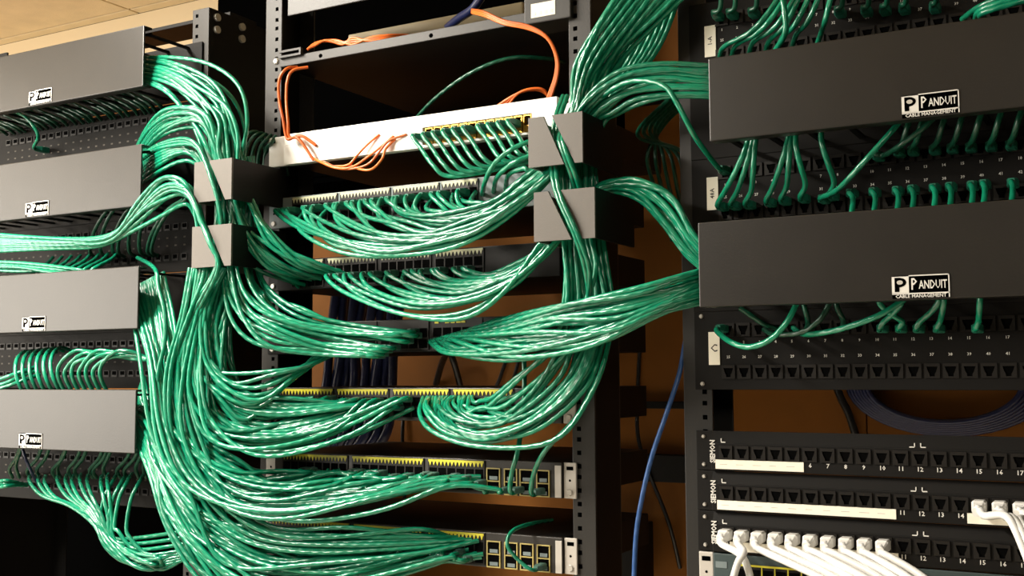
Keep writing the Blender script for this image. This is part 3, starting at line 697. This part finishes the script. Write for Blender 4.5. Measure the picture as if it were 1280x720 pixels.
# fourth switch, from the lower duct cover
fan([(604, 408, -8), (628, 404, -50), (700, 388, -90), (790, 368, -100), (846, 348, -90), (905, 326, -62)],
    [(536, 427, -8), (562, 440, -52), (642, 448, -86), (740, 432, -102), (822, 396, -98), (905, 362, -62)],
    28, G_+'in the flat bundle from fourth switch to cover', 'flat bundle from the fourth switch to the lower duct cover', seed=14, jit=3, dep=26, cross=.3, rows=8, trow=5, stuff=6, side='from the top')
# through the right clips down to the fifth switch
fan([(742, 190, -46), (750, 300, -48), (760, 380, -48), (752, 440, -54), (732, 492, -64), (682, 546, -78), (600, 562, -80), (540, 546, -70), (517, 516, -44), (528, 497, -8)],
    [(700, 190, -76), (706, 300, -74), (712, 380, -70), (694, 436, -60), (656, 476, -52), (622, 500, -42), (604, 506, -28), (598, 503, -22), (594, 500, -16), (592, 496, -8)],
    17, G_+'dropping and looping to the fifth switch', 'cables dropping to the fifth switch', seed=15, jit=3.2, dep=18, cross=.22, stuff=2, side='from the outer loop')
TAIL = [(738, 385, -74), (742, 440, -66), (700, 505, -72), (620, 545, -78), (556, 530, -60), (546, 498, -8)]
for i in range(4):
    o = (i % 2)*5.
    if i < 2: P = [(704+o, 120, -60), (694+o, 150, -84), (690+o, 190, -88), (691+o, 222, -102), (698+o*.8, 248, -111), (709+o*.8, 272, -113), (721+o*.8, 300, -110), (732+o, 338, -96)]
    else: P = [(722+o, 120, -50), (708+o, 150, -80), (699+o*.8, 172, -105), (705+o*.8, 192, -110), (714+o, 218, -100), (722+o, 245, -86), (734+o, 300, -80), (740+o, 340, -84)]
    cable(pxpts(P+[(x-i*3 if x > 600 else x+i*4, y+i*1.5, Y) for x, y, Y in TAIL]), M_green,
          'green cable threaded through the %s clip slot by the white switch, %s strand' % (('lower', 'upper')[i//2], ('wall-side', 'outer')[i % 2]), 'cables threaded through the clip slots', r=3.1)
# bundle out of the upper duct cover
fan([(905, 82, -62), (870, 80, -74), (825, 77, -82), (775, 88, -84), (738, 116, -82), (716, 148, -78), (712, 215, -72), (722, 330, -64), (735, 400, -60), (720, 470, -60), (660, 520, -64), (610, 515, -40), (606, 498, -8)],
    [(905, 124, -58), (870, 120, -66), (830, 120, -68), (792, 128, -66), (766, 140, -62), (750, 156, -58), (744, 215, -54), (748, 330, -50), (754, 400, -46), (744, 460, -54), (700, 510, -60), (650, 516, -40), (632, 498, -8)],
    12, G_+'arching from the upper duct cover to the clip', 'cables arching from the upper duct cover', seed=16, jit=1.5, dep=10, side='from the top')
cable(pxpts([(740, 128, -70), (785, 102, -92), (828, 106, -104), (848, 132, -104), (868, 170, -90), (890, 200, -50), (908, 214, -6)]), M_green, 'single green cable crossing to the port above the second paper tag', boots=(-1,))
for i in range(6):
    STUFF.setdefault('shaded_dark_green_jacket', []).append((spline([un(870-i*6, 120, 60), un(835-i*8, 150+i*4, 150), un(810+i*9, 190, 200), un(815+i*11, 225+i*6, 180), un(840+i*8, 300, 120)], 7), 3))
for i in range(5):
    STUFF.setdefault('shaded_dark_green_jacket', []).append((spline([un(296+i*8, 235, 10), un(300+i*8, 190, 0), un(312+i*7, 166+i*3, -10), un(328+i*5, 172, 10), un(336+i*6, 220, 30)], 7), 3))
# loose cables into the cages
for lab, P in (('green cable hanging into the third cage of the sixth switch', [(655, 440, -20), (655, 500, -24), (648, 560, -44), (640, 590, -42), (650, 612, -12)]),
               ('green cable looping into the last cage of the sixth switch', [(745, 470, -56), (722, 520, -58), (684, 560, -58), (668, 590, -46), (676, 614, -12)])):
    cable(pxpts(P), M_green, lab, boots=(-1,), boot=ME_bootg)
for i, x in enumerate((618, 636)):
    cable(pxpts([(x, 612, -12), (x-14, 612, -38), (560, 606+i*2, -60), (470, 640, -90), (350, 650, -106), (250, 600, -112), (215, 500, -112), (205, 420, -100)]), M_green,
          'green cable lying flat into the %s cage of the sixth switch' % ('first', 'second')[i], boots=(0,), boot=ME_bootg)
cable(pxpts([(690, 650, 60), (662, 655, -4), (640, 664, -36), (634, 682, -46), (650, 702, -40), (678, 708, -12)]), M_green, 'thin green cable curling into the last cage of the lowest switch', r=2.4, boots=(-1,), boot=ME_bootg)
cable(pxpts([(518, 150, 60), (545, 122, 40), (590, 90, 30), (640, 72, 40), (690, 74, 80), (705, 78, 130)]), M_dgreen, 'thin dark green cable arching alone behind the white switch', r=2.6)

# numbered rack: above the upper cover
for i, (x0, y0, x1, y1) in enumerate(((975, -6, 899, 72), (982, -4, 914, 70), (996, -8, 936, 66), (1002, -10, 956, 64), (1012, -6, 972, 60), (1026, -10, 990, 56), (1040, -8, 1022, 50))):
    mx, my = x0+(x1-x0)*.45, y0+(y1-y0)*.62
    cable(pxpts([(x0+14, y0-40, -50), (x0, y0, -62), (mx, my-4, -60), (x1+6, y1-14, -40), (x1, y1+4, -8)]), M_green, 'green cable fanning down above the upper duct cover, %s from its tag' % names[i], 'cables fanning down above the upper duct cover', r=2.9)
cable(pxpts([(975, -30, -70), (980, 10, -74), (982, 40, -70), (970, 62, -50), (962, 76, -30)]), M_green, 'thick upright green cable in front of the fan above upper cover', r=3.2)
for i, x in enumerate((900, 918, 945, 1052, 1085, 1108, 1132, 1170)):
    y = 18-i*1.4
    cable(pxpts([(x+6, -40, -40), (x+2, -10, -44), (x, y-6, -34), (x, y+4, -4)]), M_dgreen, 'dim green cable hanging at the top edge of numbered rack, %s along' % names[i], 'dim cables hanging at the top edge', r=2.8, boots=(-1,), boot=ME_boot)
for i in range(3):
    cable(pxpts([(1300, -14+i*5, -60), (1262, -6+i*6, -64), (1225, 8+i*5, -56), (1203+i*16, 24+i*1, -24)]), M_green, 'green cable slanting in at the frame corner above the cover, %s' % ('upper', 'middle', 'lower')[i], 'cables slanting in above the cover')
# between the covers
gap = ((934, 165, 905, 263), (940, 165, 921, 262), (944, 165, 939, 261), (985, 160, 965, 258), (988, 165, 983, 256), (994, 160, 1007, 253), (1026, 155, 1043, 250))
for i, (x0, y0, x1, y1) in enumerate(gap):
    cable(pxpts([(x0+8, y0-30, -60), (x0, y0+14, -66), ((x0+x1)/2, (y0+y1)/2, -62), (x1, y1-22, -44), (x1, y1-4, -6)]), M_green, 'green cable hanging between both duct covers, %s from the tag' % names[i], 'cables hanging between both duct covers', r=3, boots=(-1,))
cable(pxpts([(1150, 120, -60), (1118, 160, -76), (1075, 208, -80), (1046, 238, -58), (1032, 250, -6)]), M_green, 'bright green cable slanting long between both duct covers', r=3, boots=(-1,))
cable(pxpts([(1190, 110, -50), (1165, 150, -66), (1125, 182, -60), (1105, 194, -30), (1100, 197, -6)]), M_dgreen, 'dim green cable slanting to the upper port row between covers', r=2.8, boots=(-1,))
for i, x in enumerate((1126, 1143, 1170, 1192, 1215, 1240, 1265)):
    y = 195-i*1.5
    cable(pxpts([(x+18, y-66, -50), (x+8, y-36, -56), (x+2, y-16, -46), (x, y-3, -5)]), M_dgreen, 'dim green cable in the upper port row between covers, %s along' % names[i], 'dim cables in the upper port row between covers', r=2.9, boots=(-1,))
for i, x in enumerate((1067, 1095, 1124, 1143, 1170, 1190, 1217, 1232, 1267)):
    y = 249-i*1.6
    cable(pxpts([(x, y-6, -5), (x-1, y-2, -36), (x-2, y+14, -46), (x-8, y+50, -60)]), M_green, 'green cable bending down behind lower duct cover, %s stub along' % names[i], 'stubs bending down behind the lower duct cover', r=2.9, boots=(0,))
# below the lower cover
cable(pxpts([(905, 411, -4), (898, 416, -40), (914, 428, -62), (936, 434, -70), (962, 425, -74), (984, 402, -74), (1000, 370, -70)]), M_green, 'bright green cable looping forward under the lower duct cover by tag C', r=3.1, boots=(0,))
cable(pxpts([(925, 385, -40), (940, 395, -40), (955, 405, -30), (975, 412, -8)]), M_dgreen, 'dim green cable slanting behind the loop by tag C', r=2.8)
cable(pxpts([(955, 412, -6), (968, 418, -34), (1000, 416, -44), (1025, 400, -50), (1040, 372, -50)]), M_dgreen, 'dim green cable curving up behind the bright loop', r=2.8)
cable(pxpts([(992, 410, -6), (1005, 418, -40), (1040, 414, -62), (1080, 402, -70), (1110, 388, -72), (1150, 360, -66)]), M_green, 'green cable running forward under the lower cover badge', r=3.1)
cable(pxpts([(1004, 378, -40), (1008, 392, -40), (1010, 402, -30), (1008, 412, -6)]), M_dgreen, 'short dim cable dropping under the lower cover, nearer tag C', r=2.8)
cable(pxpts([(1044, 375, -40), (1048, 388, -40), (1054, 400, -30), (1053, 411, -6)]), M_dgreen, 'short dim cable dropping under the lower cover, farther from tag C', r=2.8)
for i, (x0, x1) in enumerate(((1128, 1105), (1098, 1128), (1174, 1150), (1180, 1175), (1225, 1223))):
    cable(pxpts([(x0+3, 350, -50), (x0, 376, -52), ((x0+x1)/2, 392, -44), (x1, 402, -34), (x1, 411, -4)]), M_green, 'green cable with boot dropping under the lower cover, %s beyond the badge' % names[i], 'booted cables dropping under the lower cover', r=3, boots=(-1,))
# white cables
xs10 = [673.5-4+i*18.56 for i in range(10)]
for i, x in enumerate(xs10):
    z = zS-88.9-23.3
    P0 = np.array((x, -9., z))
    if i == 0: rest = [(924, 692, -48), (934, 708, -50), (942, 740, -50)]
    elif i == 1: rest = [(930, 690, -56), (922, 704, -60), (912, 740, -60)]
    else:
        sx = 938+21.5*(i-2)
        rest = [(sx+14, 682+i*.8, -52), (sx+40, 694+i*.8, -66), (sx+72, 709+i*1.1, -76), (sx+112, 736+i*1.6, -84)]
        rest = [(sx+14, 687+i*.5, -42), (sx+48-i, 702+i*.3, -56-(i % 3)*6), (sx+90-i*3, 720, -70-(i % 3)*7), (sx+140-i*5, 745, -86-(i % 3)*7)]
    cable([P0, P0+np.array((0, -20, -2)), P0+np.array((3, -29, -7.))]+pxpts(rest), M_wcab, 'white cable in the lowest numbered panel, %s plug in its row' % names[i], 'white cables in the lowest numbered panel', r=3.9, boots=(0,), boot=ME_wboot)
for i in range(3):
    x = 673.5-4+(14+i)*18.56; P0 = np.array((x, -9., zS-44.45-23.3))
    cable([P0, P0+np.array((2, -22, -1)), P0+np.array((8, -36, -6.))]+pxpts([(1256+i*9, 644+i*3, -66), (1272+i*8, 668+i*2, -84), (1300+i*6, 740, -96)]), M_wcab,
          'white cable in the middle numbered panel, %s plug at its strip' % ('first', 'second', 'third')[i], 'white cables in the middle numbered panel', r=3.9, boots=(0,), boot=ME_wboot)
# blue, orange and black
cable(pxpts([(872, 370, 40), (858, 420, 20), (849, 468, 0), (832, 520, -10), (815, 570, -16), (803, 620, -16), (795, 670, -12), (792, 740, -10)]), M_blue, 'long thin blue cable hanging between the switch rack and numbered rack', r=2.9)
of = 'orange fibre '
def fibre(P, label, group=None, r=1.7): cable(pxpts(P), M_orange, label, group, r=r, name='fibre_cable', per=7)
fibre([(372, 84, -10), (358, 86, -26), (349, 100, -30), (349, 125, -28), (354, 150, -28), (359, 174, -26), (372, 172, -26), (392, 200, -20)], of+'cable hanging down beside the rail hole column, outer strand', 'orange fibres hanging at the rail', r=2.2)
fibre([(385, 84, -6), (366, 88, -20), (359, 102, -24), (358, 128, -24), (360, 152, -26), (362, 172, -24), (378, 170, -20), (395, 182, -14)], of+'cable hanging down beside the rail hole column, inner strand', 'orange fibres hanging at the rail', r=2.2)
for i in range(4):
    fibre([(384+i*3, 62-i*1.5, -6), (396+i*4, 53-i, 0), (420+i*3, 50+i*2, 4), (440, 56-i*3, 4), (462, 47+i*1.5, 6), (486, 44+i, 14), (510, 44, 40)], of+'loop lying on the shelf lip, %s of its twisted strands' % nth(i), 'orange fibres on the shelf lip')
for i in range(3):
    fibre([(590, 12+i*2, 10), (606, 15+i*2.5, -8), (630, 26+i*2, -16), (660, 32+i*2, -16), (684, 46+i, -14), (697-i, 72, -8), (697-i*1.5, 95, 0), (690-i*2, 118, 8), (684-i*3, 140, 16)], of+'strand arching from the shelf end, %s from the frame top' % nth(i), 'orange fibres arching from the shelf end')
for i in range(4):
    fibre([(612+i*6, 140, 20), (634+i*4, 124-i*2, 14), (655+i*3, 114-i, 16), (675+i*2, 113, 24), (690, 124+i*3, 40)], of+'bunch resting on top of the white switch, %s strand' % ('top', 'second', 'third', 'lowest')[i], 'orange fibres on top of the white switch')
for i, P in enumerate(([(388, 196, -14), (402, 203, -26), (420, 210, -30), (440, 209, -28), (460, 196, -22), (478, 182, -18), (492, 170, -13)],
                       [(404, 202, -16), (425, 211, -26), (446, 210, -28), (462, 204, -26), (474, 190, -22), (486, 176, -18), (508, 168, -13)],
                       [(436, 206, -18), (452, 212, -30), (466, 211, -30), (478, 198, -24), (482, 186, -20), (494, 174, -13)],
                       [(418, 208, -20), (436, 206, -24), (448, 192, -20), (462, 178, -16), (474, 168, -13)])):
    fibre(P, of+'looping along the bottom edge of the white switch, %s' % ('longest strand', 'strand ending nearest the plugs', 'lowest drooping strand', 'thin upright strand')[i], 'orange fibres looping under the white switch')
cable(pxpts([(560, 34, 60), (575, 22, 40), (592, 10, 20), (612, -20, 0)]), M_navy, 'thick navy cable standing up from the shelf tray', r=6)
for i in range(11):
    x = 410+i*8+3*math.sin(i*2.1)
    cable(pxpts([(x+14, 330, 400+(i % 3)*14), (x+8, 380, 400+(i % 3)*14), (x+2+4*math.sin(i), 430, 410), (x-2, 480, 400+(i % 2)*10), (x-18+i, 540, 380), (x-40, 600, 380), (x-60, 800, 380), (x-60, 1400, 380)]), M_navy, 'navy cable in the dim curtain behind the switches, %s from the wall end' % nth(i), 'navy cables hanging behind the switches', r=8.5)
for i, (P, l) in enumerate((([(545, 480, 578), (552, 455, 540), (560, 440, 500), (567, 452, 500), (577, 490, 540), (580, 520, 578)], 'short black cable tangle standing before the wood under fourth switch'),
                            ([(645, 420, 579), (632, 452, 575), (622, 480, 575), (606, 510, 579)], 'slanting black cable before the wood under the fourth switch'),
                            ([(652, 430, 579), (646, 460, 575), (640, 480, 575), (634, 510, 579)], 'second slanting black cable nearer the green drop'),
                            ([(506, 490, 579), (503, 540, 574), (504, 570, 574), (506, 640, 579)], 'upright brown-black cable under the fifth switch'),
                            ([(1030, 440, 578), (1050, 495, 570), (1062, 520, 570), (1080, 580, 578)], 'black cable crossing the wood inside the numbered rack'),
                            ([(800, 430, 579), (797, 500, 576), (800, 560, 556), (835, 650, 556), (850, 710, 579)], 'thin black cable hanging behind the blue cable'))):
    cable(pxpts(P), M_blk, l, r=6 if i in (0, 4) else 3.5)
cl = []
for k in range(7):
    c = un(1178, 488, 545); a = 95+k*5
    cl.append(np.array([(c[0]+a*1.15*math.cos(t), c[1]+k*5, c[2]+a*.62*math.sin(t)+12) for t in np.linspace(0, 2*math.pi, 40)]))
o = link('coiled_cable', tube_mesh(cl, 4.5, M_navy, c), loc=V(*c)); tag(o, 'coiled navy cable hanging behind the gap in the numbered rack', 'cable')
bb_ = root('black_bracket', (300, 560, -450), 'black framed bracket on the plywood behind the blue cable', 'bracket')
MB().box(200, 470, 560, 581, -398, -386, b=1).build('upper_rail', M_black, bb_); MB().box(200, 470, 555, 581, -520, -475, b=1).build('lower_rail', M_black, bb_)
MB().box(262, 352, 480, 555, -690, -585, b=2).build('box_body', M_black, bb_)

for mname, L in STUFF.items():
    org = L[0][0][0]
    o = link('patch_cables', tube_mesh([p for p, r in L], L[0][1], MATS[mname], org), loc=V(*org))
    tag(o, ('bright green inner cables buried in the falls at the lower clip' if mname == 'green_cable_jacket' else 'dim green cables deep inside the gaps between the covers'), 'cable', None, 'stuff')
for o in bpy.data.objects:
    if '_o' in o: del o['_o']
